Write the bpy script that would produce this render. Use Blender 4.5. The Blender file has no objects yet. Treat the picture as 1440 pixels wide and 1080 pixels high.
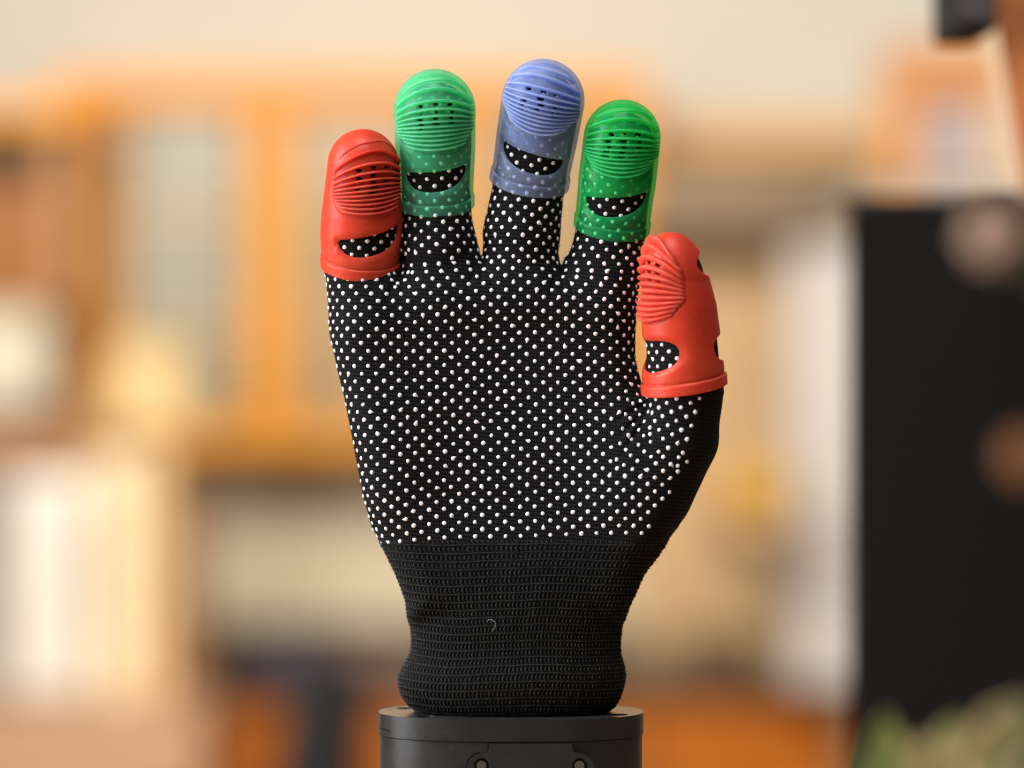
import bpy, bmesh, math, random
import numpy as np
import openvdb
from mathutils import Vector, Matrix
from mathutils.bvhtree import BVHTree

random.seed(7); np.random.seed(7)
R = math.radians
SC = bpy.context.scene
COL = SC.collection
S = 0.00025          # metres per drawing unit (the hand is drawn at quarter-millimetre units)
H = 0.30             # lens height above the bench top

# ------------------------------------------------------------------ camera, world, lights
cam = bpy.data.cameras.new('camera'); camo = bpy.data.objects.new('camera', cam); COL.objects.link(camo)
camo.location = (0, -1.0, H); camo.rotation_euler = (R(90), 0, 0)
cam.sensor_width = 36; cam.lens = 100; cam.clip_start = 0.05; cam.clip_end = 60
cam.dof.use_dof = True; cam.dof.focus_distance = 0.988; cam.dof.aperture_fstop = 2.9
SC.camera = camo
wd = bpy.data.worlds.new('World'); SC.world = wd; wd.use_nodes = True
bg = wd.node_tree.nodes['Background']; bg.inputs[0].default_value = (1.0, 0.86, 0.68, 1); bg.inputs[1].default_value = 0.10

def area(name, loc, target, size, power, col, size_y=None):
    l = bpy.data.lights.new(name, 'AREA'); l.energy = power; l.color = col
    l.size = size
    if size_y: l.shape = 'RECTANGLE'; l.size_y = size_y
    o = bpy.data.objects.new(name, l); COL.objects.link(o); o.location = loc
    o.rotation_euler = (Vector(target) - Vector(loc)).to_track_quat('-Z', 'Y').to_euler()
    return o
area('window_light', (-1.25, -0.40, H + 0.42), (0, 0, H), 0.8, 44, (0.91, 0.95, 1.0), 1.1)
area('overhead_fill_light', (-0.1, -0.50, H + 1.2), (0, 0, H), 0.6, 15, (0.97, 0.97, 1.0), 0.8)  # overhead lamp, set forward as fill for the dots and cap fronts
area('background_fill_light', (-0.55, 1.1, H + 1.25), (-0.25, 4.0, H - 0.12), 1.0, 79, (1.0, 0.95, 0.85), 0.8)  # unseen lamp added to light the background evenly
area('side_background_fill_light', (1.0, 1.3, H + 1.2), (0.7, 4.0, H - 0.15), 0.6, 21, (1.0, 0.91, 0.76), 0.6)  # second added lamp, fills the right of the background
SC.view_settings.view_transform = 'Standard'; SC.view_settings.look = 'None'
SC.view_settings.exposure = 0.0; SC.view_settings.gamma = 1.0
SC.render.engine = 'CYCLES'
SC.cycles.use_denoising = True
SC.cycles.max_bounces = 14; SC.cycles.transmission_bounces = 10; SC.cycles.transparent_max_bounces = 10
SC.cycles.sample_clamp_indirect = 6.0
SC.cycles.filter_width = 1.3

# ------------------------------------------------------------------ helpers
def lin(r, g, b):
    f = lambda c: c / 12.92 if c <= 0.04045 else ((c + 0.055) / 1.055) ** 2.4
    return (f(r / 255), f(g / 255), f(b / 255), 1)

def mat(name):
    m = bpy.data.materials.new(name); m.use_nodes = True
    nt = m.node_tree; p = nt.nodes['Principled BSDF']
    return m, nt, p

class NT:
    """tiny node-maths helper"""
    def __init__(s, nt): s.nt = nt
    def n(s, t, **kw):
        x = s.nt.nodes.new(t)
        for k, v in kw.items(): setattr(x, k, v)
        return x
    def put(s, sock, v):
        if hasattr(v, 'is_output'): s.nt.links.new(v, sock)
        else: sock.default_value = v
    def m(s, op, a, b=0.0, c=0.0):
        x = s.n('ShaderNodeMath', operation=op)
        s.put(x.inputs[0], a); s.put(x.inputs[1], b); s.put(x.inputs[2], c)
        return x.outputs[0]
    def attr(s, name): return s.n('ShaderNodeAttribute', attribute_name=name).outputs['Fac']
    def noise(s, scale, detail=3, vec=None, rough=0.5):
        x = s.n('ShaderNodeTexNoise'); x.inputs['Scale'].default_value = scale; x.inputs['Detail'].default_value = detail
        x.inputs['Roughness'].default_value = rough
        if vec is not None: s.put(x.inputs['Vector'], vec)
        return x.outputs['Fac']
    def coord(s, which='Object'): return s.n('ShaderNodeTexCoord').outputs[which]
    def ramp(s, fac, stops):
        x = s.n('ShaderNodeValToRGB'); s.put(x.inputs[0], fac)
        while len(x.color_ramp.elements) < len(stops): x.color_ramp.elements.new(0.5)
        for e, (p, c) in zip(x.color_ramp.elements, stops): e.position = p; e.color = c
        return x.outputs[0]
    def bump(s, h, dist, strength=1.0, normal=None):
        x = s.n('ShaderNodeBump'); s.put(x.inputs['Height'], h); x.inputs['Distance'].default_value = dist; x.inputs['Strength'].default_value = strength
        if normal is not None: s.put(x.inputs['Normal'], normal)
        return x.outputs[0]

ORIGIN = {}
def empty(name, loc, label, cat, group=None):
    o = bpy.data.objects.new(name, None); COL.objects.link(o); o.location = loc; o.empty_display_size = 0.02
    ORIGIN[o.name] = np.array(loc, float)
    o['label'] = label; o['category'] = cat
    if group: o['group'] = group
    return o

def tag(o, label, cat, group=None):
    o['label'] = label; o['category'] = cat
    if group: o['group'] = group
    return o

def mesh_obj(name, v, f, m, parent=None, origin=None, smooth=True, attrs=None):
    """v in world metres"""
    v = np.asarray(v, float)
    if parent is not None: og = ORIGIN[parent.name]
    elif origin is not None: og = np.array(origin, float)
    else: og = np.array([v[:, 0].mean(), v[:, 1].mean(), v[:, 2].min()])
    me = bpy.data.meshes.new(name)
    if isinstance(f, np.ndarray) and f.ndim == 2:
        k = f.shape[1]
        me.vertices.add(len(v)); me.vertices.foreach_set('co', (v - og).astype(np.float32).ravel())
        me.loops.add(f.size); me.loops.foreach_set('vertex_index', f.astype(np.int32).ravel())
        me.polygons.add(len(f)); me.polygons.foreach_set('loop_start', np.arange(0, f.size, k, dtype=np.int32))
        me.update(calc_edges=True)
    else:
        me.from_pydata([tuple(x) for x in (v - og)], [], [tuple(map(int, x)) for x in f]); me.update()
    if smooth: me.polygons.foreach_set('use_smooth', np.ones(len(me.polygons), bool))
    if attrs:
        for k, a in attrs.items():
            at = me.attributes.new(k, 'FLOAT', 'POINT'); at.data.foreach_set('value', np.asarray(a, np.float32))
    me.materials.append(m)
    o = bpy.data.objects.new(name, me); COL.objects.link(o)
    ORIGIN[o.name] = og
    if parent is not None: o.parent = parent
    else: o.location = og
    return o

def bm_obj(name, bm, m, parent=None, smooth=False, origin=None):
    bm.normal_update()
    bm.verts.ensure_lookup_table()
    v = np.array([x.co[:] for x in bm.verts]); bm.verts.index_update()
    f = [[x.index for x in q.verts] for q in bm.faces]; bm.free()
    return mesh_obj(name, v, f, m, parent, origin=origin, smooth=smooth)

def box_bm(x0, x1, y0, y1, z0, z1, bev=0.004, seg=2):
    bm = bmesh.new()
    bmesh.ops.create_cube(bm, size=1)
    for q in bm.verts:
        q.co = Vector((x0 + (q.co.x + .5) * (x1 - x0), y0 + (q.co.y + .5) * (y1 - y0), z0 + (q.co.z + .5) * (z1 - z0)))
    if bev: bmesh.ops.bevel(bm, geom=bm.edges[:], offset=bev, segments=seg, affect='EDGES', profile=0.6)
    return bm

def wpt(p):
    """drawing units (x right, up, towards the lens) -> world metres"""
    p = np.asarray(p, float)
    return np.stack([p[..., 0] * S, -p[..., 2] * S, p[..., 1] * S + H], -1)

def K(px, py, d=0.0):
    """traced image position at depth d (drawing units towards the lens) -> drawing coordinates"""
    k = 1 - d * S
    return np.array([(px - 720) * k, (540 - py) * k, d])

def vdb_mesh(sd, lo, step):
    g = openvdb.FloatGrid(10.0)
    g.copyFromArray(np.ascontiguousarray(sd.astype(np.float32)))
    pts, quads = g.convertToQuads(0.0)
    pts = np.asarray(pts, float) * step + np.asarray(lo)
    quads = np.asarray(quads, np.int64)
    a, b, c = pts[quads[:, 0]], pts[quads[:, 1]], pts[quads[:, 2]]
    d = pts[quads[:, 3]]
    vol = (np.einsum('ij,ij->i', a, np.cross(b, c)) + np.einsum('ij,ij->i', a, np.cross(c, d))).sum()
    if vol < 0: quads = quads[:, ::-1]
    return pts, np.ascontiguousarray(quads)

def vnormals(v, q):
    n = np.zeros_like(v)
    fn = np.cross(v[q[:, 2]] - v[q[:, 0]], v[q[:, 3]] - v[q[:, 1]])
    for i in range(4): np.add.at(n, q[:, i], fn)
    return n / np.maximum(np.linalg.norm(n, axis=1, keepdims=True), 1e-9)

def smooth_min(a, b, k):
    h = np.clip(0.5 + 0.5 * (b - a) / k, 0, 1)
    return b * (1 - h) + a * h - k * h * (1 - h)
def sstep(x, a, b):
    t = np.clip((x - a) / (b - a), 0, 1); return t * t * (3 - 2 * t)

# ------------------------------------------------------------------ materials of the subject
def knit_material():
    m, nt, p = mat('black_knit_fabric'); N = NT(nt)
    u, v = N.attr('knit_u'), N.attr('knit_v')
    ob = N.coord()
    wob = N.m('MULTIPLY', N.m('SUBTRACT', N.noise(160, 2, ob), 0.5), 2.2)
    row = N.m('DIVIDE', N.m('ADD', v, wob), 5.6); fr = N.m('FRACT', row)
    arch = N.m('SINE', N.m('MULTIPLY', fr, math.pi))
    diag = N.m('ADD', N.m('DIVIDE', u, 3.75), N.m('MULTIPLY', fr, 0.8))
    s = N.m('ADD', N.m('MULTIPLY', N.m('SINE', N.m('MULTIPLY', diag, 2 * math.pi)), 0.5), 0.5)
    h = N.m('MULTIPLY', N.m('POWER', arch, 0.7), N.m('ADD', N.m('MULTIPLY', s, 0.75), 0.25))
    nz = N.noise(900, 3, ob)
    hh = N.m('ADD', h, N.m('MULTIPLY', nz, 0.35))
    c = N.ramp(hh, [(0.15, (0.0012, 0.0012, 0.0014, 1)), (0.75, (0.0052, 0.0052, 0.0060, 1)), (1.0, (0.0145, 0.0145, 0.0155, 1))])
    nt.links.new(c, p.inputs['Base Color'])
    p.inputs['Roughness'].default_value = 0.72
    p.inputs['Specular IOR Level'].default_value = 0.10
    p.inputs['Sheen Weight'].default_value = 0.012; p.inputs['Sheen Roughness'].default_value = 0.3
    nt.links.new(N.bump(hh, 0.00045, 0.9), p.inputs['Normal'])
    return m

def cuff_material():
    m, nt, p = mat('black_ribbed_yarn'); N = NT(nt)
    h = N.attr('yarn_height'); ob = N.coord()
    fz = N.noise(1500, 3, ob)
    hh = N.m('ADD', h, N.m('MULTIPLY', N.m('SUBTRACT', fz, 0.5), 0.3))
    c = N.ramp(hh, [(0.1, (0.0008, 0.0008, 0.0008, 1)), (0.5, (0.0085, 0.0083, 0.008, 1)), (0.95, (0.055, 0.054, 0.051, 1))])  # shade put into the colour: yarn hollows darker, ridges lighter
    nt.links.new(c, p.inputs['Base Color'])
    p.inputs['Roughness'].default_value = 0.75; p.inputs['Specular IOR Level'].default_value = 0.12
    p.inputs['Sheen Weight'].default_value = 0.015
    nt.links.new(N.bump(fz, 0.0002, 0.6), p.inputs['Normal'])
    return m

def dot_material():
    m, nt, p = mat('white_rubber_dot'); N = NT(nt)
    oi = N.n('ShaderNodeObjectInfo')
    c = N.ramp(N.noise(220, 2, N.coord()), [(0.3, (0.76, 0.74, 0.77, 1)), (0.7, (0.87, 0.85, 0.88, 1))])
    nt.links.new(c, p.inputs['Base Color']); p.inputs['Roughness'].default_value = 0.42
    p.inputs['Specular IOR Level'].default_value = 0.4
    return m

def silicone(name, col, edge, trans, rough, sss_scale, dusty=0.0, tint=(1, 1, 1, 1)):
    m, nt, p = mat(name); N = NT(nt)
    ob = N.coord()
    cl = N.noise(45, 3, ob)
    c = N.ramp(cl, [(0.3, col), (0.72, edge)])
    if dusty:
        sp = N.ramp(N.noise(1400, 2, ob), [(0.60, (0, 0, 0, 1)), (0.78, (1, 1, 1, 1))])
        mx = N.n('ShaderNodeMix', data_type='RGBA'); N.put(mx.inputs[0], N.m('MULTIPLY', sp, dusty))
        nt.links.new(c, mx.inputs[6]); mx.inputs[7].default_value = (0.85, 0.5, 0.42, 1); c = mx.outputs[2]
    nt.links.new(c, p.inputs['Base Color'])
    p.inputs['IOR'].default_value = 1.41
    rg = N.m('ADD', N.m('MULTIPLY', N.noise(120, 3, ob), 0.22), rough - 0.11)
    N.put(p.inputs['Roughness'], rg)
    p.inputs['Subsurface Weight'].default_value = 0.8
    p.inputs['Subsurface Radius'].default_value = (max(col[0], .12), max(col[1], .12), max(col[2], .12))
    p.inputs['Subsurface Scale'].default_value = sss_scale
    nb_ = N.bump(N.noise(2600, 2, ob), 0.00004, 0.5)
    nt.links.new(nb_, p.inputs['Normal'])
    out = nt.nodes['Material Output']
    tl = N.n('ShaderNodeBsdfTranslucent'); nt.links.new(c, tl.inputs[0])
    m1 = N.n('ShaderNodeMixShader'); m1.inputs[0].default_value = 0.28
    nt.links.new(p.outputs[0], m1.inputs[1]); nt.links.new(tl.outputs[0], m1.inputs[2])
    tr = N.n('ShaderNodeBsdfTransparent'); tr.inputs[0].default_value = tint
    m2 = N.n('ShaderNodeMixShader'); m2.inputs[0].default_value = trans
    nt.links.new(m1.outputs[0], m2.inputs[1]); nt.links.new(tr.outputs[0], m2.inputs[2])
    nt.links.new(m2.outputs[0], out.inputs[0])
    return m

M_KNIT, M_CUFF, M_DOT = knit_material(), cuff_material(), dot_material()
M_RED = silicone('red_silicone', (0.82, 0.065, 0.026, 1), (0.88, 0.10, 0.045, 1), 0.10, 0.40, 0.004, dusty=0.25, tint=(1, 0.25, 0.15, 1))
M_MINT = silicone('mint_green_silicone', (0.14, 0.75, 0.40, 1), (0.24, 0.85, 0.53, 1), 0.67, 0.25, 0.005, tint=(0.55, 1.0, 0.74, 1))
M_GREEN = silicone('green_silicone', (0.04, 0.66, 0.20, 1), (0.07, 0.74, 0.27, 1), 0.68, 0.25, 0.005, tint=(0.40, 1.0, 0.56, 1))
M_BLUE = silicone('blue_silicone', (0.37, 0.45, 0.78, 1), (0.47, 0.54, 0.86, 1), 0.60, 0.28, 0.005, tint=(0.70, 0.80, 1.0, 1))
RIBM = {'little': silicone('red_fin', (0.80, 0.09, 0.05, 1), (0.88, 0.14, 0.085, 1), 0.06, 0.42, 0.003, dusty=0.3, tint=(1, 0.3, 0.2, 1)),
        'ring': silicone('mint_fin', (0.22, 0.78, 0.47, 1), (0.28, 0.84, 0.54, 1), 0.50, 0.25, 0.004, tint=(0.6, 1.0, 0.75, 1)),
        'middle': silicone('blue_fin', (0.44, 0.52, 0.88, 1), (0.50, 0.57, 0.92, 1), 0.42, 0.28, 0.004, tint=(0.75, 0.85, 1.0, 1)),
        'index': silicone('green_fin', (0.07, 0.68, 0.26, 1), (0.10, 0.76, 0.32, 1), 0.50, 0.25, 0.004, tint=(0.5, 1.0, 0.65, 1))}
RIBM['thumb'] = RIBM['little']

# ------------------------------------------------------------------ finger cap definitions
class Cap:
    """frame and profile of one fingertip; local axes l (across), w (along), f (towards the pad)"""
    def __init__(s, rim, apex, tilt, roll, prof, rt, slant=0.0, dome=1.0, bend=0.0, depth=0.95, d0=0.0, win=(0.165, 0.298), winphi=56, flare=2.0, rim_sag=9):
        t = R(tilt); s.O = K(rim[0], rim[1], d0)
        a2 = (K(apex[0], apex[1], d0 + 170 * math.tan(t)) - s.O)[:2]
        L2 = np.linalg.norm(a2); a2 /= L2
        s.A = np.array([a2[0] * math.cos(t), a2[1] * math.cos(t), math.sin(t)])
        s.L = (L2 - rt * (1 - math.cos(t)) * dome) / math.cos(t) if tilt else L2
        F0 = np.array([0, 0, 1.0]); F0 -= s.A * F0.dot(s.A); F0 /= np.linalg.norm(F0)
        L0 = np.cross(s.A, F0)
        c, q = math.cos(R(roll)), math.sin(R(roll))
        s.F = F0 * c + L0 * q          # positive roll turns the pad to the picture's right
        s.Lx = np.cross(s.A, s.F)
        s.pw, s.pr = zip(*prof); s.rt = rt; s.dome = dome; s.bend = bend; s.kz = depth
        s.w0 = s.L - rt * dome
        s.slant = slant; s.win = win; s.winphi = R(winphi); s.flare = flare; s.rim_sag = rim_sag
        s.calibrate()
    def local(s, P):
        q = P - s.O
        return q @ s.Lx, q @ s.A, q @ s.F
    def to_model(s, l, w, f):
        return s.O + np.multiply.outer(l, s.Lx) + np.multiply.outer(w, s.A) + np.multiply.outer(f, s.F)
    def r(s, w):
        return np.interp(w, np.array(s.pw) * s.L, s.pr)
    def fc(s, w): return s.bend * np.clip(w / s.L, 0, 1.1) ** 3
    def base(s, l, w, f):
        ff = (f - s.fc(w)) / s.kz
        rho = np.sqrt(l * l + ff * ff)
        side = rho - s.r(np.minimum(w, s.w0))
        dome = np.sqrt(rho ** 2 + (np.maximum(w - s.w0, 0) / s.dome) ** 2) - s.r(s.w0)
        return np.where(w < s.w0, side, dome)
    def rho(s, w):
        r0 = s.r(min(w, s.w0))
        if w > s.w0: r0 = r0 * math.sqrt(max(1 - ((w - s.w0) / (s.dome * r0)) ** 2, 0.02))
        return r0
    def calibrate(s):
        s.ybot = s.to_model(*[np.array(q) for q in s.surf(0.0, -s.rim_sag)])[1]
        s.ytop = max(s.to_model(*[np.array(q) for q in s.surf(a, w)])[1] for w in np.linspace(0.7 * s.L, s.L, 60) for a in (0, math.pi / 2, math.pi))
    def W(s, frac, phi=0.0):
        """distance along the finger at which the surface at angle phi stands at this share of the cap's height"""
        ws = np.linspace(-12, s.L * 0.995, 220)
        ys = np.array([s.to_model(*[np.array(q) for q in s.surf(phi, w)])[1] for w in ws])
        k = int(np.argmax(ys)); return float(np.interp(s.ybot + frac * (s.ytop - s.ybot), ys[:k + 1], ws[:k + 1]))
    def surf(s, phi, w):
        r = s.rho(w)
        return np.array([r * math.sin(phi), w, s.fc(w) + s.kz * r * math.cos(phi)])

TH = 5.5
P0 = [(0, 54), (0.12, 54.5), (0.3, 56), (0.6, 57), (0.8, 56), (1, 54)]
CAPS = {
 'little': Cap((507, 378), (512, 185), 13, 22, [(0, 54.5), (0.25, 58), (0.4, 57), (0.7, 51), (1, 46)], 46, slant=0.20, d0=4, winphi=54),
 'ring':   Cap((613, 288), (611, 98), 14, 3, [(0, 52.5), (0.15, 53), (0.4, 56), (0.7, 57), (1, 56)], 55, slant=0.10, d0=4),
 'middle': Cap((744, 258), (773, 86), 15, -3, [(0, 54.5), (0.15, 55), (0.4, 57), (0.7, 58), (1, 56)], 54, slant=-0.12, d0=4),
 'index':  Cap((860, 321), (881, 143), 14, 2, [(0, 52), (0.15, 53), (0.4, 54.5), (0.7, 54), (1, 52)], 50, slant=0.16, d0=4),
 'thumb':  Cap((962, 547), (951, 334), 6, -62, [(0, 59), (0.14, 58), (0.3, 56), (0.55, 53), (0.75, 46), (1, 41)], 41, slant=0.0, dome=1.45, bend=10, d0=42, depth=0.98, win=(0.165, 0.36), winphi=54, flare=3.0, rim_sag=6),
}

# ------------------------------------------------------------------ glove body volume
STEP = 2.0
lo = np.array([-290.0, -470.0, -112.0]); hi = np.array([312.0, 448.0, 124.0])
nx, ny, nz = ((hi - lo) / STEP).astype(int)
gx = (lo[0] + np.arange(nx) * STEP).astype(np.float32); gy = (lo[1] + np.arange(ny) * STEP).astype(np.float32); gz = (lo[2] + np.arange(nz) * STEP).astype(np.float32)

palm = [(461, 372), (464, 400), (468, 440), (467, 478), (475, 520), (486, 560), (493, 600), (502, 650), (513, 700), (522, 730), (536, 757), (557, 800), (575, 845), (578, 870),
        (876, 870), (884, 845), (905, 800), (930, 768), (948, 742), (966, 712), (984, 678), (1000, 640), (985, 600), (935, 566), (902, 540), (894, 505), (893, 450), (897, 400), (903, 352),
        (850, 345), (795, 362), (789, 374), (784, 362), (733, 345), (682, 350), (677, 363), (671, 350), (616, 340), (571, 372), (563, 382), (556, 376), (508, 365)]
PX = np.array([[p[0] - 720, 540 - p[1]] for p in palm], float)
X2, Y2 = np.meshgrid(gx.astype(float), gy.astype(float), indexing='ij')
dmin = np.full(X2.shape, 1e9); inside = np.zeros(X2.shape, bool)
for i in range(len(PX)):
    a, b = PX[i], PX[(i + 1) % len(PX)]
    e = b - a; wx, wy = X2 - a[0], Y2 - a[1]
    t = np.clip((wx * e[0] + wy * e[1]) / (e @ e), 0, 1)
    dmin = np.minimum(dmin, (wx - e[0] * t) ** 2 + (wy - e[1] * t) ** 2)
    cnd = ((a[1] > Y2) != (b[1] > Y2)) & (X2 < (b[0] - a[0]) * (Y2 - a[1]) / (b[1] - a[1] + 1e-12) + a[0])
    inside ^= cnd
D2 = (np.sqrt(dmin) * np.where(inside, -1, 1)).astype(np.float32)
# thickness and cupping of the palm
pyy = 540 - Y2; pxx = X2 + 720
half = np.interp(pyy, [340, 380, 450, 560, 700, 780, 870], [50, 52, 56, 58, 60, 64, 72]).astype(np.float32)
gau = lambda cx, cy, sx, sy: np.exp(-((pxx - cx) / sx) ** 2 - ((pyy - cy) / sy) ** 2)
shift = (-9 * gau(700, 560, 120, 120) + 8 * gau(545, 640, 70, 120) + 24 * gau(905, 670, 75, 95)
         + 7 * gau(735, 420, 60, 35) + 7 * gau(850, 425, 45, 35) + 7 * gau(620, 420, 45, 35) + 6 * gau(520, 450, 40, 45)).astype(np.float32)
RR = 47.0
Z = gz[None, None, :]
q1 = (D2 + RR)[:, :, None]; q2 = np.abs(Z - shift[:, :, None]) - (half - RR)[:, :, None]
sd = np.minimum(np.maximum(q1, q2), 0) + np.sqrt(np.maximum(q1, 0) ** 2 + np.maximum(q2, 0) ** 2) - RR
del q1, q2
# wrist and cuff sections (y, left, right, half depth)
SEC = np.array([(640, 600, 800, 40), (700, 560, 880, 52), (740, 529, 946, 60), (757, 537, 935, 62), (780, 549, 920, 66), (800, 557, 906, 69), (820, 566, 896, 71), (845, 575, 884, 74), (870, 578, 876, 75), (900, 579, 872, 76), (920, 577, 873, 78),
                (935, 569, 878, 82), (950, 562, 880, 85), (965, 562, 877, 84), (980, 567, 871, 81), (992, 576, 864, 76), (1003, 592, 850, 66), (1012, 610, 836, 58)], float)
def sec(y):
    xl = np.interp(y, SEC[:, 0], SEC[:, 1]); xr = np.interp(y, SEC[:, 0], SEC[:, 2]); b = np.interp(y, SEC[:, 0], SEC[:, 3])
    return (xl + xr) / 2 - 720, (xr - xl) / 2, b
cy_, ay_, by_ = [q.astype(np.float32)[None, :, None] for q in sec(540 - gy.astype(float))]
Xg = gx[:, None, None]; Yg = gy[None, :, None]
wr = ((np.abs(Xg - cy_) / ay_) ** 2.5 + (np.abs(Z) / by_) ** 2.5) ** (1 / 2.5)
wr = (wr - 1) * by_
wr = np.maximum(wr, np.maximum(-463 - Yg, Yg + 100))
sd = smooth_min(sd, wr, 10.0); del wr

def sub_box(c0, c1):
    i0 = np.maximum(((np.asarray(c0) - lo) / STEP).astype(int), 0); i1 = np.minimum(((np.asarray(c1) - lo) / STEP).astype(int) + 1, [nx, ny, nz])
    return tuple(slice(a, b) for a, b in zip(i0, i1))
def grid_pts(sl):
    return np.stack(np.meshgrid(gx[sl[0]], gy[sl[1]], gz[sl[2]], indexing='ij'), -1).astype(float)
def capsule(P, a, b, ra, rb):
    ab = b - a; t = np.clip(((P - a) @ ab) / (ab @ ab), 0, 1)
    return np.linalg.norm(P - a - t[..., None] * ab, axis=-1) - (ra + (rb - ra) * t)
ROOT = {'little': [(K(511, 455, 0), 47)], 'ring': [(K(617, 350, 0), 53.5), (K(620, 430, -2), 48)],
        'middle': [(K(733, 330, 0), 53), (K(734, 425, -2), 48)], 'index': [(K(848, 380, 0), 51), (K(845, 450, -2), 46)],
        'thumb': [(K(954, 615, 34), 55), (K(918, 690, 20), 56)]}
for nme, cp in CAPS.items():
    pts = [cp.O, cp.O + cp.A * cp.L] + [q[0] for q in ROOT[nme]]
    sl = sub_box(np.min(pts, 0) - 80, np.max(pts, 0) + 80)
    P = grid_pts(sl)
    l, w, f = cp.local(P)
    gap = 0.0 if nme == 'thumb' else 1.0
    d = np.maximum(cp.base(l, w + gap * 9 * sstep(w, 0.45 * cp.L, 0.9 * cp.L), f) + TH + 0.8 + gap * 2.0 * sstep(w, 0.35 * cp.L, 0.7 * cp.L), -w - 6)
    a, ra = cp.O - cp.A * 2, cp.r(0.0) - TH + 1.0
    for b, rb in ROOT[nme]:
        d = smooth_min(d, capsule(P, a, b, ra, rb), 8.0); a, ra = b, rb
    sd[sl] = smooth_min(sd[sl], d.astype(np.float32), 9.0 if nme != 'thumb' else 9.0)
# soft wrinkles of the fabric
ph = (Xg * 0.055 + Yg * 0.02)
sd += (0.9 * np.sin(ph + 1.3 * np.sin(Yg * 0.021)) * np.sin(Yg * 0.043 + Xg * 0.017)).astype(np.float32)
for ang, off in ((0.5, 0), (0.75, 14), (1.0, 30)):       # folds running out of the thumb crease
    cxf, cyf = 893 - 720, 540 - 575 - off
    uu = (Xg - cxf) * math.cos(ang) + (Yg - cyf) * math.sin(ang); vv = -(Xg - cxf) * math.sin(ang) + (Yg - cyf) * math.cos(ang)
    sd += (4.5 * np.exp(-(vv / 4.0) ** 2 - (uu / 30) ** 2)).astype(np.float32)
for fx, fy, lean in ((566, 402, 0.2), (552, 410, -0.3), (677, 384, 0.0), (690, 392, 0.25), (664, 392, -0.25), (790, 396, 0.0), (803, 404, 0.3), (777, 402, -0.2)):
    xx = (Xg - (fx - 720)) + lean * (Yg - (540 - fy)); yy = Yg - (540 - fy)
    sd += (2.6 * np.exp(-(xx / 3.6) ** 2 - (yy / 17) ** 2)).astype(np.float32)
GV, GQ = vdb_mesh(sd, lo, STEP)
del sd
GN = vnormals(GV, GQ)
bvh = BVHTree.FromPolygons(GV.tolist(), GQ.tolist())

glove_at = wpt(np.array([0, -462.0, 0]))
glove = empty('dotted_glove', glove_at, 'black knit work glove with white grip dots, upright with fingers spread', 'glove')
keep = (GV[GQ][:, :, 1] > (540 - 800)).all(1)
bq = GQ[keep]; used = np.unique(bq); remap = -np.ones(len(GV), np.int64); remap[used] = np.arange(len(used))
bv, bn, bq = GV[used], GN[used], remap[bq]
theta = np.arctan2(bn[:, 0], bn[:, 2])
ku = bv[:, 0] + 46 * (theta - bn[:, 0])
hand = mesh_obj('hand_shell', wpt(bv), bq, M_KNIT, glove, attrs={'knit_u': ku, 'knit_v': bv[:, 1] + 0.10 * bv[:, 0]})
hand['label'] = 'black fine knit palm and fingers of the glove'

# ------------------------------------------------------------------ ribbed cuff: real stitches
NC, NR = 160, 70
ys = np.linspace(750, 1006, NR)
C = np.zeros((NR, NC, 3))
for i, y in enumerate(ys):
    cx, a, b = sec(y); o = Vector((cx, 540 - y, 0))
    for j in range(NC):
        t = 2 * math.pi * j / NC
        dr = Vector((a * math.sin(t), 0, b * math.cos(t))).normalized()
        hit = bvh.ray_cast(o, dr)
        C[i, j] = hit[0] if hit[0] is not None else o + dr * b
for _ in range(2): C[1:-1] = 0.25 * C[:-2] + 0.5 * C[1:-1] + 0.25 * C[2:]
NS, PER, PR = 142, 8, 10
nrow = 23
fi = np.linspace(0, NR - 1, nrow * PR + 1); fj = np.arange(NS * PER) / (NS * PER) * NC
def interp_grid(G):
    i0 = np.minimum(fi.astype(int), NR - 2); ti = (fi - i0)[:, None, None]
    G1 = G[i0] * (1 - ti) + G[i0 + 1] * ti
    j0 = fj.astype(int) % NC; j1 = (j0 + 1) % NC; tj = (fj - fj.astype(int))[None, :, None]
    return G1[:, j0] * (1 - tj) + G1[:, j1] * tj
F_ = interp_grid(C)
seg = np.linalg.norm(np.roll(F_, -1, 1) - F_, axis=2)
arc = np.concatenate([np.zeros((len(F_), 1)), np.cumsum(seg, 1)[:, :-1]], 1) / seg.sum(1, keepdims=True)
rowc = np.linspace(0, nrow, nrow * PR + 1)[:, None]
# rows wave a little, as pulled fabric does
rowp = rowc + 0.16 * np.sin(arc * 2 * math.pi * 3 + 0.5) * sstep(rowc, 0, 3) * (1 - sstep(rowc, nrow - 3, nrow)) + 0.05 * np.sin(arc * 41)
v_ = rowp - np.floor(rowp); k_ = np.floor(rowp)
u_ = arc * NS + 0.12 * np.sin(k_ * 2.7) 
rg = np.random.RandomState(3).rand(64, NS + 2)
ridge = np.exp(-(((v_ - 0.10 + 0.5) % 1 - 0.5) / 0.10) ** 2) * (0.72 + 0.28 * np.cos(4 * math.pi * u_))
pos = u_ - 0.95 * np.abs(v_ - 0.60) * 1.25
ch = np.exp(-((pos - np.floor(pos) - 0.5) / 0.21) ** 2) * np.clip(np.sin(np.clip((v_ - 0.18) / 0.84, 0, 1) * math.pi), 0, 1) ** 0.5
hgt = np.maximum(ridge, 0.86 * ch) * (0.82 + 0.3 * rg[np.clip(k_.astype(int), 0, 63), np.clip(u_.astype(int), 0, NS)])
outn = F_ - np.stack([np.broadcast_to(F_[:, :, 0].mean(1, keepdims=True), F_.shape[:2]), F_[:, :, 1], np.zeros(F_.shape[:2])], 2)
tu = np.roll(F_, -1, 1) - np.roll(F_, 1, 1); tv = np.gradient(F_, axis=0)
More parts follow.
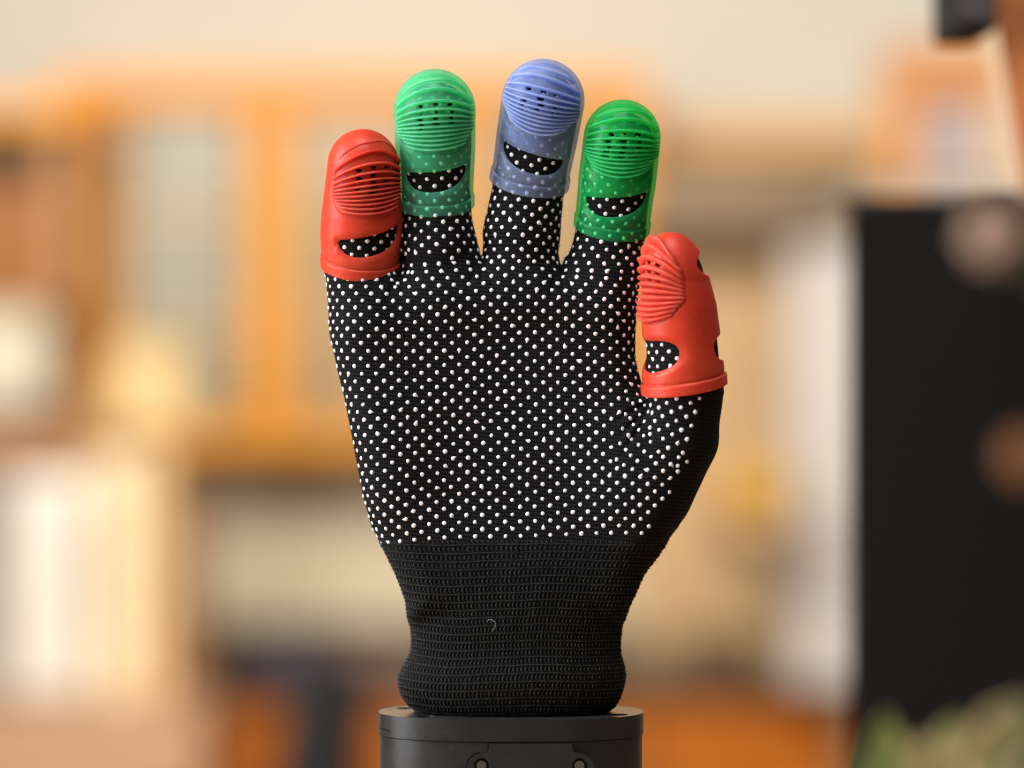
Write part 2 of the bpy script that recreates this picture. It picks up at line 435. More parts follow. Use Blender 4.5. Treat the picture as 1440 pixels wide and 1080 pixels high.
cn = np.cross(tv, tu); cn /= np.linalg.norm(cn, axis=2, keepdims=True)
cn *= np.sign((cn * outn).sum(2, keepdims=True))
rampin = sstep(rowc, 0.0, 1.2)
off = -1.6 + rampin * 2.0 + (hgt - 0.35) * 3.2 * (0.25 + 0.75 * rampin)
CV = F_ + cn * off[..., None]
nr_, nc_ = CV.shape[:2]
ii, jj = np.meshgrid(np.arange(nr_ - 1), np.arange(nc_), indexing='ij')
q = np.stack([ii * nc_ + jj, (ii + 1) * nc_ + jj, (ii + 1) * nc_ + (jj + 1) % nc_, ii * nc_ + (jj + 1) % nc_], -1).reshape(-1, 4)
v4 = CV.reshape(-1, 3)
a_, b_, c_ = v4[q[:, 0]], v4[q[:, 1]], v4[q[:, 2]]
if (np.einsum('ij,ij->i', np.cross(b_ - a_, c_ - a_), outn.reshape(-1, 3)[q[:, 0]]) < 0).mean() > 0.5: q = q[:, ::-1]
cuff = mesh_obj('cuff', wpt(v4), np.ascontiguousarray(q), M_CUFF, glove, attrs={'yarn_height': np.clip(hgt, 0, 1.2).ravel()})
cuff['label'] = 'black ribbed cuff of the glove'

# ------------------------------------------------------------------ grip dots
SP, RH = 21.0, 9.9
dots = []
def wav(x, y):
    """the dot rows wander with the stretch of the knit"""
    g = 2.6 * math.sin(x / 75 + 0.6 + y / 210) + 0.9 * math.sin(x / 41 + y / 90)
    if x < -40: g -= 11 * min((-x - 40) / 140, 1.2) ** 2 * max(0, min(1, (60 - y) / 200))
    return g
def scan(cx, cy, ux, uy, smin, smax, u0, rowk, ok):
    """walk across the front of the fabric, set dots at even arc length"""
    def half(sgn, lim):
        prev = None; arc = 0.0; out = []
        s = 0.0
        while s <= lim:
            xx, yy = cx + sgn * s * ux, cy + sgn * s * uy
            h = bvh.ray_cast(Vector((xx, yy + wav(xx, yy), 220)), Vector((0, 0, -1)))
            if h[0] is None: break
            if prev is not None:
                stp = (h[0] - prev).length
                if stp > 22: break
                arc += stp
            prev = h[0]; out.append((sgn * arc, h[0], h[1])); s += 1.0
        return out
    rows = half(-1, -smin)[::-1] + half(1, smax)[1:]
    if len(rows) < 4: return
    A = np.array([r_[0] for r_ in rows]); Pp = np.array([r_[1][:] for r_ in rows]); Nn = np.array([r_[2][:] for r_ in rows])
    off = 0.5 * (rowk % 2)
    j0 = math.ceil((A[0] + u0) / SP - off); j1 = math.floor((A[-1] + u0) / SP - off)
    for j in range(j0, j1 + 1):
        a = (j + off) * SP - u0 + random.gauss(0, 0.35)
        if not (A[0] <= a <= A[-1]): continue
        p = np.array([np.interp(a, A, Pp[:, c]) for c in range(3)]); n = np.array([np.interp(a, A, Nn[:, c]) for c in range(3)])
        if ok is None or ok(p[0] + 720, 540 - p[1], p): dots.append((p, n / np.linalg.norm(n)))
# palm
def palm_ok(px, py, p):
    if px > 896 and py < 548: return False
    if py < 640 and px > np.interp(py, [545, 640], [901, 893]): return False
    return px < np.interp(py, [640, 690, 745], [958, 944, 904])
for k in range(0, 40):
    y = 749 - RH * k
    if y < 372: break
    for part in (0,):
        scan(690 - 720, 540 - y, 1, 0.0, -230, 285, 1.2 * math.sin(k * 0.31), k, palm_ok)
kroot = {}
def nearest_row(y): return int(round((749 - y) / RH))
for nme in ('little', 'ring', 'middle', 'index'):
    cp = CAPS[nme]
    a2 = cp.A[:2] / np.linalg.norm(cp.A[:2])
    base2 = {'little': (511, 400), 'ring': (617, 368), 'middle': (733, 368), 'index': (849, 374)}[nme]
    k0 = nearest_row(base2[1]) + 1
    B = np.array([base2[0] - 720, 540 - base2[1]], float); O2 = cp.O[:2] * 1.0; tip2 = cp.O[:2] + cp.A[:2] * cp.L
    Lb = np.linalg.norm(O2 - B); Lt = np.linalg.norm(tip2 - O2)
    for k in range(k0, k0 + 40):
        t = (k - k0) * RH + 2
        if t > Lb + Lt * 0.9: break
        if t < Lb: c = B + (O2 - B) * t / Lb; dr = (O2 - B) / Lb; dr = dr * (t / Lb) + np.array([0, 1]) * (1 - t / Lb); dr /= np.linalg.norm(dr)
        else: c = O2 + a2 * (t - Lb); dr = a2
        scan(c[0], c[1], dr[1], -dr[0], -70, 70, base2[0] - 690, k, None)
cp = CAPS['thumb']
Bt = K(928, 650, 0)[:2]; O2 = cp.O[:2]; Lb = np.linalg.norm(O2 - Bt); tip2 = (cp.O + cp.A * cp.L)[:2]; Lt = np.linalg.norm(tip2 - O2)
def thumb_ok(px, py, p):
    if py > 560 and px > np.interp(py, [560, 600, 660], [984, 974, 958]): return False
    if py > 560 and px < np.interp(py, [545, 640], [903, 895]): return False
    return True
for k in range(0, 24):
    t = k * RH + 4
    if t < Lb: c = Bt + (O2 - Bt) * t / Lb; dr = (O2 - Bt) / Lb
    else: c = O2 + cp.A[:2] / np.linalg.norm(cp.A[:2]) * (t - Lb); dr = cp.A[:2] / np.linalg.norm(cp.A[:2])
    if t > Lb + Lt * 0.85: break
    scan(c[0], c[1], dr[1], -dr[0], -75, 62 if t < Lb else -4, 0, k, thumb_ok)
# fabric gathered in the thumb crease: columns of dots pressed together
crease = []
for k in range(5):
    for c_i, ox in enumerate((-18, -11, -5, 0.5, 6, 12.5)):
        py = 553 + 20.6 * k + (c_i % 2) * 10.3 - 0.45 * ox + random.gauss(0, .8); px = np.interp(py, [545, 640], [899, 892]) + ox * (0.9 + 0.16 * k) + random.gauss(0, .6)
        h = bvh.ray_cast(Vector((px - 720, 540 - py, 220)), Vector((0, 0, -1)))
        if h[0] is None: continue
        n = np.array(h[1][:]) + np.array([-0.9 if ox > 0 else 0.9, 0.15, 0]) * (1 - 0.18 * k); crease.append((np.array(h[0][:]), n / np.linalg.norm(n)))
dots = [q_ for q_ in dots if min(np.linalg.norm(q_[0] - c_[0]) for c_ in crease) > 9.0]
# drop dots that fall on each other
final = []; cells = {}
for p, n in dots:
    key = tuple((p // 8).astype(int)); bad = False
    for dx in (-1, 0, 1):
        for dy in (-1, 0, 1):
            for dz in (-1, 0, 1):
                for o_ in cells.get((key[0] + dx, key[1] + dy, key[2] + dz), ()):
                    if np.linalg.norm(o_ - p) < 7.6: bad = True
    if bad: continue
    cells.setdefault(key, []).append(p); final.append((p, n))

def dot_mesh_data(seed):
    r_ = random.Random(seed); n = 9
    out = [1 + r_.gauss(0, 0.07) for _ in range(n)]
    if r_.random() < 0.4: out[r_.randrange(n)] += r_.uniform(0.1, 0.3)
    if seed == 5: out[r_.randrange(n)] += 0.9
    v = []
    for rad, hz in ((1.0, -0.12), (0.93, 0.22), (0.62, 0.48), (0.28, 0.60)):
        for i in range(n):
            a = 2 * math.pi * i / n; rr = rad * (1 + (out[i] - 1) * (1 if rad > 0.7 else 0.4))
            v.append((rr * math.cos(a), rr * math.sin(a), hz))
    v.append((r_.gauss(0, .05), r_.gauss(0, .05), 0.63 + r_.uniform(0, 0.08)))
    f = []
    for k in range(3):
        for i in range(n): f.append((k * n + i, k * n + (i + 1) % n, (k + 1) * n + (i + 1) % n, (k + 1) * n + i))
    for i in range(n): f.append((3 * n + i, 3 * n + (i + 1) % n, 4 * n))
    return np.array(v), f
variants = [dot_mesh_data(i) for i in range(12)]
vmesh = []
for v, f in variants:
    me = bpy.data.meshes.new('grip_dot'); me.from_pydata([tuple(x) for x in v], [], f); me.update()
    me.polygons.foreach_set('use_smooth', np.ones(len(me.polygons), bool)); me.materials.append(M_DOT); vmesh.append(me)
def dot_frame(p, n):
    nw = Vector((n[0], -n[2], n[1])).normalized()
    rot = nw.to_track_quat('Z', 'Y').to_matrix().to_4x4() @ Matrix.Rotation(random.uniform(0, 6.28), 4, 'Z')
    rs = 2.9 * S * random.uniform(0.9, 1.12)
    loc = Vector(wpt(p)) - Vector(glove_at)
    return Matrix.Translation(loc) @ rot @ Matrix.Diagonal((rs, rs, rs * random.uniform(0.6, 0.9), 1))
def covered(p):
    for cp in CAPS.values():
        l, w, f = cp.local(p)
        if w > -8 and w < cp.L and abs(l) < 62 and abs(f) < 70: return True
    return False
final += crease
order = sorted(range(len(final)), key=lambda i: (covered(final[i][0]), -final[i][1][2] + 0.002 * math.hypot(final[i][0][0] + 10, final[i][0][1] + 60)))
rest_v, rest_f, nb = [], [], 0
for rank, i in enumerate(order):
    p, n = final[i]; Mx = dot_frame(p, n); vi = random.randrange(12)
    if rank < 300:
        o = bpy.data.objects.new('grip_dot', vmesh[vi]); COL.objects.link(o); o.parent = glove; o.matrix_local = Mx
    else:
        v, f = variants[vi]; M3 = np.array(Mx)
        rest_v.append(v @ M3[:3, :3].T + M3[:3, 3] + glove_at); rest_f += [tuple(x + nb for x in q_) for q_ in f]; nb += len(v)
rest = mesh_obj('grip_dots', np.concatenate(rest_v), rest_f, M_DOT, glove); rest['kind'] = 'stuff'
print('dots', len(final))

# fine fuzz standing off the knit and a pale lint fibre
def tube(path, rad, n=5):
    path = np.asarray(path, float); v = []; f = []
    for i, p in enumerate(path):
        t = path[min(i + 1, len(path) - 1)] - path[max(i - 1, 0)]; t /= np.linalg.norm(t)
        a = np.cross(t, [0.31, 0.9, 0.2]); a /= np.linalg.norm(a); b = np.cross(t, a)
        for k in range(n):
            th = 2 * math.pi * k / n; v.append(p + rad * (a * math.cos(th) + b * math.sin(th)))
    for i in range(len(path) - 1):
        for k in range(n): f.append((i * n + k, i * n + (k + 1) % n, (i + 1) * n + (k + 1) % n, (i + 1) * n + k))
    f.append(tuple(range(n))[::-1]); f.append(tuple((len(path) - 1) * n + k for k in range(n)))
    return v, f
m_l, nt_, p_ = mat('pale_lint'); p_.inputs['Base Color'].default_value = (0.2, 0.2, 0.19, 1); p_.inputs['Roughness'].default_value = 0.8
pth = [K(684, 874, 82), K(688, 871, 85), K(693, 872, 86), K(697, 876, 86), K(696, 882, 86), K(692, 888, 84)]
v, f = tube(wpt(np.array(pth)), 0.00008)
mesh_obj('lint_fibre', v, f, m_l, glove)
m_f, nt_, p_ = mat('black_fuzz'); p_.inputs['Base Color'].default_value = (0.02, 0.02, 0.02, 1); p_.inputs['Roughness'].default_value = 0.8
fv, ff, nb = [], [], 0
cand = np.concatenate([np.random.choice(len(bv), 1500)])
for i in cand:
    p, n = bv[i], bn[i]
    if n[2] < -0.3: continue
    t = np.random.randn(3) * 0.7
    ln = random.uniform(2, 6)
    v, f = tube(wpt(np.array([p - n, p + n * ln * 0.5 + t, p + n * ln * 0.7 + t * 3])), 0.00003, 3)
    fv += v; ff += [tuple(x + nb for x in q_) for q_ in f]; nb += len(v)
fz = mesh_obj('fuzz', np.array(fv), ff, m_f, glove); fz['kind'] = 'stuff'

# ------------------------------------------------------------------ silicone finger caps
RIBS = {'': ([0.905, 0.845, 0.765, 0.708, 0.662, 0.625, 0.592, 0.562, 0.533, 0.503, 0.473, 0.442],
             [0.84, 0.755, 0.705, 0.672, 0.648, 0.628, 0.612, 0.597, 0.582, 0.566, 0.545, 0.515], 69),
        'thumb': ([0.985, 0.93, 0.867, 0.806, 0.752, 0.705, 0.662, 0.620, 0.580, 0.545, 0.512, 0.48],
                  [0.80, 0.77, 0.735, 0.70, 0.675, 0.65, 0.63, 0.61, 0.59, 0.57, 0.545, 0.515], 70)}
def rib_setup(key, cp):
    c, e, pm = RIBS.get(key, RIBS['']); cp.pm = R(pm)
    cp.ribc = [cp.W(x) for x in c]; cp.ribe = [cp.W(x, cp.pm if key != 'thumb' else 0.0) for x in e]
    cp.padc = 0.5 * (cp.W(0.395 if key != 'thumb' else 0.44) + cp.ribc[1 if key != 'thumb' else 0]); cp.padh = cp.padc - cp.W(0.395 if key != 'thumb' else 0.44)
    cp.wb, cp.wt = cp.W(cp.win[0]), cp.W(cp.win[1])
def rib_w(cp, k, phi, pm):
    c, e = cp.ribc[k], cp.ribe[k]
    x = min(abs(phi) / pm, 1)
    return e + (c - e) * (1 - x ** (3.2 if k == 0 else 2.0)) + cp.slant * 0.5 * cp.r(c) * math.sin(phi)
def build_cap(key, label, m, group):
    cp = CAPS[key]; rib_setup(key, cp)
    st = 1.25
    lo2 = np.array([-74.0, -20.0, -74.0]); hi2 = np.array([72.0, cp.L + 10, 82.0])
    n = ((hi2 - lo2) / st).astype(int)
    ax = [lo2[i] + np.arange(n[i]) * st for i in range(3)]
    l, w, f = [a.astype(np.float32) for a in np.meshgrid(*ax, indexing='ij')]
    base = cp.base(l, w, f).astype(np.float32)
    phi = np.arctan2(l, (f - cp.fc(w)) / cp.kz)
    rr = cp.r(np.minimum(w, cp.w0))
    arc = rr * phi
    outer = base.copy()
    band = 15.5 - cp.rim_sag * np.cos(phi)
    outer -= cp.flare * (1 - sstep(w, band - 1.0, band + 1.0))
    outer += 1.6 * np.exp(-((w - band - 0.8) / 1.5) ** 2)
    # pad: shallow oval bed that carries the ribs
    e = np.sqrt((phi / (cp.pm + R(6))) ** 2 + ((w - cp.padc - cp.slant * 0.5 * l) / cp.padh) ** 2)
    outer += 1.3 * (1 - sstep(e, 0.965, 1.0))
    # mouth-shaped opening on the pad side
    wb, wt = cp.wb, cp.wt; hw = rr * cp.winphi
    ws = w - cp.slant * arc
    x = np.clip(np.abs(arc) / hw, 0, 1.3)
    low = wt - 1 - (wt - wb - 1) * np.clip(1 - x ** 2.3, 0, 1) ** 0.55
    top = wt + 2.0 * x ** 2
    slope = np.clip((wt - wb) * 1.27 * x ** 1.3 / hw * np.clip(1 - x ** 2.3, 0.02, 1) ** -0.45, 0, 1.6)
    win = np.maximum(np.maximum(ws - top, (low - ws) / np.sqrt(1 + slope ** 2)), np.abs(arc) - hw)
    if key == 'thumb':
        wm, wh = 0.5 * (wb + wt), 0.5 * (wt - wb); ws = w - 0.10 * np.abs(arc) + 3
        win = (np.sqrt(np.abs(arc / hw) ** 2.4 + (np.abs(ws - wm) / wh) ** 2.4) - 1) * wh
    front = np.abs(phi) < R(100)
    win = np.where(front, win, 40)
    outer += 2.8 * np.exp(-(np.maximum(win, 0) / 4.5) ** 2)
    # openings on the back: nail window and knuckle crescent
    pb = np.arctan2(l, -(f - cp.fc(w)) / cp.kz); ab = rr * pb
    nail = np.sqrt((ab / 62) ** 2 + ((w - 0.82 * cp.L) / 20) ** 2) * 20 - 20
    cres = np.maximum(np.abs(w - 56) - 19 * np.sqrt(np.clip(1 - (ab / 68) ** 4, 0, 1)), np.abs(ab) - 68)
    back = np.abs(pb) < R(95)
    nail = np.where(back, nail, 40); cres = np.where(back, cres, 40)
    inner = base + TH
    sh = np.maximum(outer, -inner)
    rim = -cp.rim_sag * np.cos(phi) - w
    sh = np.maximum(sh, rim)
    for hole in (win, nail, cres): sh = np.maximum(sh, -hole)
    rnd = random.Random(key)
    for ri in (2, 3, 4, 5, 6):
        for cphi in (-24, 0, 24):
            if rnd.random() < 0.12: continue
            pc = R(cphi + rnd.uniform(-2, 2)); wc = 0.5 * (rib_w(cp, ri, pc, cp.pm) + rib_w(cp, ri + 1, pc, cp.pm))
            hw_, hh_ = rnd.uniform(4.0, 6.2), rnd.uniform(1.9, 2.7)
            hb = np.sqrt(((arc - rr * pc) / hw_) ** 2 + ((w - wc) / hh_) ** 2) * hh_ - hh_
            sh = np.maximum(sh, -np.where(front, hb, 40))
    pts, quads = vdb_mesh(sh, lo2, st)
    og = wpt(cp.O)
    root = empty('finger_cap', og, label, 'finger cap', group)
    mesh_obj('sleeve', wpt(cp.to_model(pts[:, 0], pts[:, 1], pts[:, 2])), quads, m, root)
    for k in range(len(cp.ribc)):
        pm = cp.pm * (1.0 if 0 < k < 8 else (0.9 if k == 0 else (0.95 - 0.09 * (k - 8))))
        N_ = 30; V, Fq = [], []
        hr = (1.8 if k == 0 else 3.9) if key != 'thumb' else 9.5
        bw = 0.85 if key != 'thumb' else 2.0
        prof = [(-2.5 * bw, -4.5), (-1.9 * bw, 0.2), (-0.75, hr), (0.75, hr), (1.9 * bw, 0.2), (2.5 * bw, -4.5)]
        for i in range(N_ + 1):
            ph_ = -pm + 2 * pm * i / N_
            p = cp.surf(ph_, rib_w(cp, k, ph_, pm))
            pa, pb_ = cp.surf(ph_ - 0.02, rib_w(cp, k, ph_ - 0.02, pm)), cp.surf(ph_ + 0.02, rib_w(cp, k, ph_ + 0.02, pm))
            t = pb_ - pa; t /= np.linalg.norm(t)
            w_ = rib_w(cp, k, ph_, pm)
            up = cp.surf(ph_, w_ + 1) - cp.surf(ph_, w_ - 1); nrm = np.cross(up, t); nrm /= np.linalg.norm(nrm)
            if nrm @ np.array([math.sin(ph_), 0.3, math.cos(ph_)]) < 0: nrm = -nrm
            b = np.cross(nrm, t)
            xe = abs(i / N_ * 2 - 1); tap = min(1, (1 - xe) * 5 + 0.35); tap = tap if key != 'thumb' else 0.18 + 0.82 * (1 - xe ** 1.6)
            wob = 1 + 0.08 * math.sin(i * 0.7 + k)
            for s_, h_ in prof: V.append(p + b * s_ * (0.7 + 0.3 * tap) + nrm * (h_ * tap * wob if h_ > 0 else h_ * 0.8))
        n6 = len(prof)
        for i in range(N_):
            for j in range(n6):
                Fq.append((i * n6 + j, i * n6 + (j + 1) % n6, (i + 1) * n6 + (j + 1) % n6, (i + 1) * n6 + j))
        Fq.append(tuple(range(n6))[::-1]); Fq.append(tuple(N_ * n6 + j for j in range(n6)))
        V = np.array(V)
        bm = bmesh.new(); vs = [bm.verts.new(x) for x in wpt(cp.to_model(V[:, 0], V[:, 1], V[:, 2]))]
        for q_ in Fq: bm.faces.new([vs[x] for x in q_])
        bmesh.ops.recalc_face_normals(bm, faces=bm.faces[:])
        bm_obj('rib', bm, RIBM[key], root, smooth=True)
    return root
GRP = 'silicone caps on the glove fingers'
build_cap('little', 'opaque red ribbed silicone cap on the little finger, beside a green cap', M_RED, GRP)
build_cap('ring', 'clear mint green ribbed silicone cap on the finger between the red and blue caps', M_MINT, GRP)
build_cap('middle', 'milky blue ribbed silicone cap on the tallest middle finger', M_BLUE, GRP)
build_cap('index', 'clear deep green ribbed silicone cap on the index finger, nearest the thumb', M_GREEN, GRP)
build_cap('thumb', 'opaque red silicone cap on the thumb, seen from the side with finned pad', M_RED, GRP)

# ------------------------------------------------------------------ wrist mount
def plastic(name, base, rough, hatch=None):
    m, nt, p = mat(name); N = NT(nt); ob = N.coord()
    sp = N.n('ShaderNodeSeparateXYZ'); nt.links.new(ob, sp.inputs[0])
    x, z = sp.outputs[0], sp.outputs[2]
    if hatch: ph_ = N.m('MULTIPLY', N.m('ADD', x, z), 2 * math.pi / 0.00125)
    else: ph_ = N.m('MULTIPLY', z, 2 * math.pi / 0.0006)
    w = N.m('SINE', ph_)
    nz_ = N.noise(300, 4, ob)
    h = N.m('ADD', N.m('MULTIPLY', w, 0.5 if hatch else 0.25), nz_)
    spk = N.ramp(N.noise(1900, 1, ob), [(0.73, (base,) * 3 + (1,)), (0.80, (base * 6,) * 3 + (1,))])
    nt.links.new(spk, p.inputs['Base Color'])
    N.put(p.inputs['Roughness'], N.m('ADD', N.m('MULTIPLY', N.noise(90, 3, ob), 0.2), rough - 0.1))
    p.inputs['Specular IOR Level'].default_value = 0.6
    nt.links.new(N.bump(h, 0.00003, 0.4), p.inputs['Normal'])
    return m
M_BODY = plastic('black_printed_plastic', 0.014, 0.33)
M_TOP = plastic('black_lid_top_lightened', 0.03, 0.22)  # lid top: base lightened to stand in for light it reflects
M_PANEL = plastic('black_hatched_plastic', 0.008, 0.44, hatch=True)
M_HOLE, nt_, p_ = mat('dark_bore'); p_.inputs['Base Color'].default_value = (0.006, 0.006, 0.006, 1); p_.inputs['Roughness'].default_value = 0.6
M_STEEL, nt_, p_ = mat('screw_steel'); p_.inputs['Base Color'].default_value = (0.62, 0.57, 0.52, 1); p_.inputs['Metallic'].default_value = 1; p_.inputs['Roughness'].default_value = 0.22
mount_at = np.array([(718.5 - 720) * S, 0, 0.0])
mount = empty('wrist_mount', mount_at, 'black plastic pedestal with rounded ends under the glove cuff', 'mount')
ZT = H - 460 * S
HW, HD, CR = 186 * S, 100 * S, (165 * S, 97 * S)
def rrect(hw, hd, cr, n=24):
    out = []
    rx, ry = cr; pw = 0.88       # slightly squared elliptical corners
    for cx, cy, a0 in ((hw - rx, hd - ry, 0), (-hw + rx, hd - ry, 90), (-hw + rx, -hd + ry, 180), (hw - rx, -hd + ry, 270)):
        for i in range(n + 1):
            a = R(a0 + 90 * i / n); c_, s_ = math.cos(a), math.sin(a)
            if abs(c_) < 1e-9: c_ = 0.0
            if abs(s_) < 1e-9: s_ = 0.0
            out.append((cx + rx * math.copysign(abs(c_) ** pw, c_), cy + ry * math.copysign(abs(s_) ** pw, s_)))
    return out
def prism(out, z0, z1, bev=0.0):
    bm = bmesh.new()
    lo_ = [bm.verts.new((x + mount_at[0], y, z0)) for x, y in out]; hi_ = [bm.verts.new((x + mount_at[0], y, z1)) for x, y in out]
    n = len(out)
    for i in range(n): bm.faces.new((lo_[i], lo_[(i + 1) % n], hi_[(i + 1) % n], hi_[i]))
    t = bm.faces.new(hi_); b = bm.faces.new(lo_[::-1])
    if bev:
        ed = list(set(t.edges[:] + b.edges[:]))
        bmesh.ops.bevel(bm, geom=ed, offset=bev, segments=2, affect='EDGES', profile=0.5)
    return bm
def cylinder_bm(c, axis, r, h, n=28, r2=None):
    bm = bmesh.new()
    bmesh.ops.create_cone(bm, cap_ends=True, segments=n, radius1=r, radius2=r2 if r2 is not None else r, depth=h)
    rot = Vector((0, 0, 1)).rotation_difference(Vector(axis)).to_matrix()
    for q_ in bm.verts: q_.co = rot @ q_.co + Vector(c)
    return bm
def cut(o, bms):
    """subtract solids from a part, then bake the result into its mesh"""
    tmp = []
    for b in bms:
        c = bm_obj('cutter', b, M_HOLE, None, origin=(0, 0, 0)); tmp.append(c)
        md = o.modifiers.new('cut', 'BOOLEAN'); md.operation = 'DIFFERENCE'; md.object = c; md.solver = 'EXACT'
    bpy.context.view_layer.update()
    dg = bpy.context.evaluated_depsgraph_get()
    me = bpy.data.meshes.new_from_object(o.evaluated_get(dg)); o.modifiers.clear(); o.data = me
    for c in tmp: bpy.data.objects.remove(c)
def shade_sharp(o, ang=35):
    bm = bmesh.new(); bm.from_mesh(o.data)
    for f_ in bm.faces: f_.smooth = True
    for e_ in bm.edges: e_.smooth = not (len(e_.link_faces) == 2 and e_.calc_face_angle(0) > R(ang))
    bm.to_mesh(o.data); bm.free()
SEAM = 30.5 * S
body = bm_obj('housing', prism(rrect(HW - 0.0004, HD - 0.0004, CR), 0.0, ZT - SEAM - 0.0003, 0.0004), M_BODY, mount)
lid = bm_obj('lid', prism(rrect(HW, HD, CR), ZT - SEAM, ZT, 0.0005), M_BODY, mount)
holes = [(150, 43, 13), (-117, 64, 13), (-150, -36, 12), (130, -70, 12)]
cut(lid, [cylinder_bm(((hx) * S + mount_at[0], -hd_ * S, ZT), (0, 0, 1), hr * S, 0.006) for hx, hd_, hr in holes]
    + [box_bm(mount_at[0] - HW - 0.002, mount_at[0] - HW + 0.0045, -0.0135, -0.006, ZT - 0.0054, ZT - 0.0051, 0)])
for hx, hd_, hr in holes:     # sunk screw heads
    bm = cylinder_bm((hx * S + mount_at[0], -hd_ * S, ZT - 0.0022), (0, 0, 1), hr * S * 0.78, 0.0012)
    s_ = bm_obj('sunk_screw', bm, M_STEEL if hx < -100 and hd_ > 0 else M_BODY, mount); shade_sharp(s_)
shade_sharp(body); shade_sharp(lid)
lid.data.materials.clear(); lid.data.materials.append(M_BODY); lid.data.materials.append(M_TOP)
for f_ in lid.data.polygons: f_.material_index = 1 if f_.normal.z > 0.9 and f_.center.z > ZT - 0.001 else 0
# cover panel with ears, standing in a thin gap
def panel_outline(grow=0.0):
    pts = []
    L_, T_ = 687 - 720 - grow, 1046 - grow
    pts.append((L_, T_)); pts.append((L_, 1053))
    for i in range(7):       # inner fillet
        a = R(0 + 90 * i / 6); pts.append((L_ - 11 + 11 * math.cos(a), 1053 + 7 * math.sin(a)))
    for i in range(13):
        a = R(90 + 90 * i / 12); pts.append((677 - 720 + (21 + grow) * math.cos(a), 1081 - (21 + grow) * math.sin(a)))
    pts.append((677 - 720 - 21 - grow, 1180 + grow))
    right = [(-x + 2 * (746 - 720), y) for x, y in pts]
    return pts + right[::-1]
def panel_bm(grow, y0, y1):
    out = panel_outline(grow); kk = 1 - 0.0255
    bm = bmesh.new()
    fr = [bm.verts.new((x * S * kk, y0, (540 - y) * S * kk + H)) for x, y in out]; bk = [bm.verts.new((v_.co.x, y1, v_.co.z)) for v_ in fr]
    n = len(out)
    ff_ = bm.faces.new(fr); bm.faces.new(bk[::-1])
    for i in range(n): bm.faces.new((fr[i], bk[i], bk[(i + 1) % n], fr[(i + 1) % n]))
    bmesh.ops.recalc_face_normals(bm, faces=bm.faces[:])
    return bm
cut(body, [panel_bm(1.6, -HD - 0.004, -HD + 0.0022)]); shade_sharp(body)
bmp = panel_bm(0, -HD - 0.0000, -HD + 0.0024)
panel = bm_obj('cover_panel', bmp, M_PANEL, mount)
kk = 1 - 0.0255
scr = [((677 - 720) * S * kk, (540 - 1077) * S * kk + H), ((815 - 720) * S * kk, (540 - 1077) * S * kk + H)]
cut(panel, [cylinder_bm((x, -HD, z), (0, 1, 0), 10.5 * S, 0.0036) for x, z in scr]); shade_sharp(panel)
for x, z in scr:
    bm = cylinder_bm((x, -HD + 0.0008, z), (0, -1, 0), 7.6 * S, 0.0016, 24, 6.6 * S)
    s_ = bm_obj('screw', bm, M_STEEL, mount); cut(s_, [cylinder_bm((x, -HD - 0.0001, z), (0, 1, 0), 3.6 * S, 0.0016, 6)]); shade_sharp(s_)

# ------------------------------------------------------------------ setting behind: bench, wall, kitchen joinery
def wood(name, c1, c2, rough=0.5, scale=3.0, vertical=True):
    m, nt, p = mat(name); N = NT(nt)
    mp = N.n('ShaderNodeMapping'); nt.links.new(N.coord(), mp.inputs[0])
    mp.inputs['Scale'].default_value = (9, 9, 0.8) if vertical else (0.8, 9, 9)
    g = N.noise(scale, 5, mp.outputs[0], 0.6)
    nt.links.new(N.ramp(g, [(0.3, c1), (0.7, c2)]), p.inputs['Base Color'])
    p.inputs['Roughness'].default_value = rough
    nt.links.new(N.bump(g, 0.002, 0.2), p.inputs['Normal'])
    return m
def paint(name, c, rough=0.6, var=0.12, metallic=0.0):
    m, nt, p = mat(name); N = NT(nt)
    d = tuple(x * (1 - var) for x in c[:3]) + (1,)
    nt.links.new(N.ramp(N.noise(4, 4, N.coord()), [(0.3, d), (0.7, c)]), p.inputs['Base Color'])
    p.inputs['Roughness'].default_value = rough; p.inputs['Metallic'].default_value = metallic
    return m
def BX(px, D): return (px - 720) * S * D
def BZ(py, D): return H + (540 - py) * S * D
def slab(name, x0, x1, y0, y1, D, thick, m, parent=None, bev=0.004):
    """box whose front face, D metres from the lens, spans these traced limits"""
    bm = box_bm(BX(x0, D), BX(x1, D), D - 1, D - 1 + thick, BZ(y1, D), BZ(y0, D), bev)
    return bm_obj(name, bm, m, parent)
def structure(o): o['kind'] = 'structure'; return o

ORANGE = wood('honey_oak', lin(240, 152, 2), lin(246, 166, 10))
ORANGE2 = wood('amber_oak', lin(190, 98, 0), lin(204, 114, 4), 0.45)
BROWN = wood('brown_oak', lin(146, 84, 10), lin(170, 102, 22))
TAN = wood('tan_board', lin(228, 190, 130), lin(236, 202, 148))
WALLP = paint('cream_wall_paint', lin(236, 229, 214), 0.8, 0.04)
WHITE = paint('white_enamel', lin(232, 222, 208), 0.35, 0.03)
PANE = paint('frosted_pane', lin(164, 154, 124), 0.25, 0.18)
DARKG = paint('black_cabinet_paint', lin(15, 13, 11), 0.85, 0.1)
DARKG.node_tree.nodes['Principled BSDF'].inputs['Specular IOR Level'].default_value = 0.2
GREYB = paint('taupe_enamel', lin(160, 132, 98), 0.5, 0.12)
SPLASH = paint('beige_backsplash', lin(242, 226, 192), 0.5, 0.08)
BEIGE = wood('pale_birch', lin(214, 174, 124), lin(228, 192, 142))
PINKW = paint('pinkish_white_paint', lin(216, 206, 202), 0.5, 0.05)
BLACK = paint('black_rubber', lin(12, 9, 8), 0.8)
BLUE = paint('slate_blue_enamel', lin(78, 68, 92), 0.5)
OLIVE = paint('dark_olive_glaze', lin(58, 52, 34), 0.5)
YELLOW = paint('mustard_glaze', lin(222, 168, 52), 0.4)

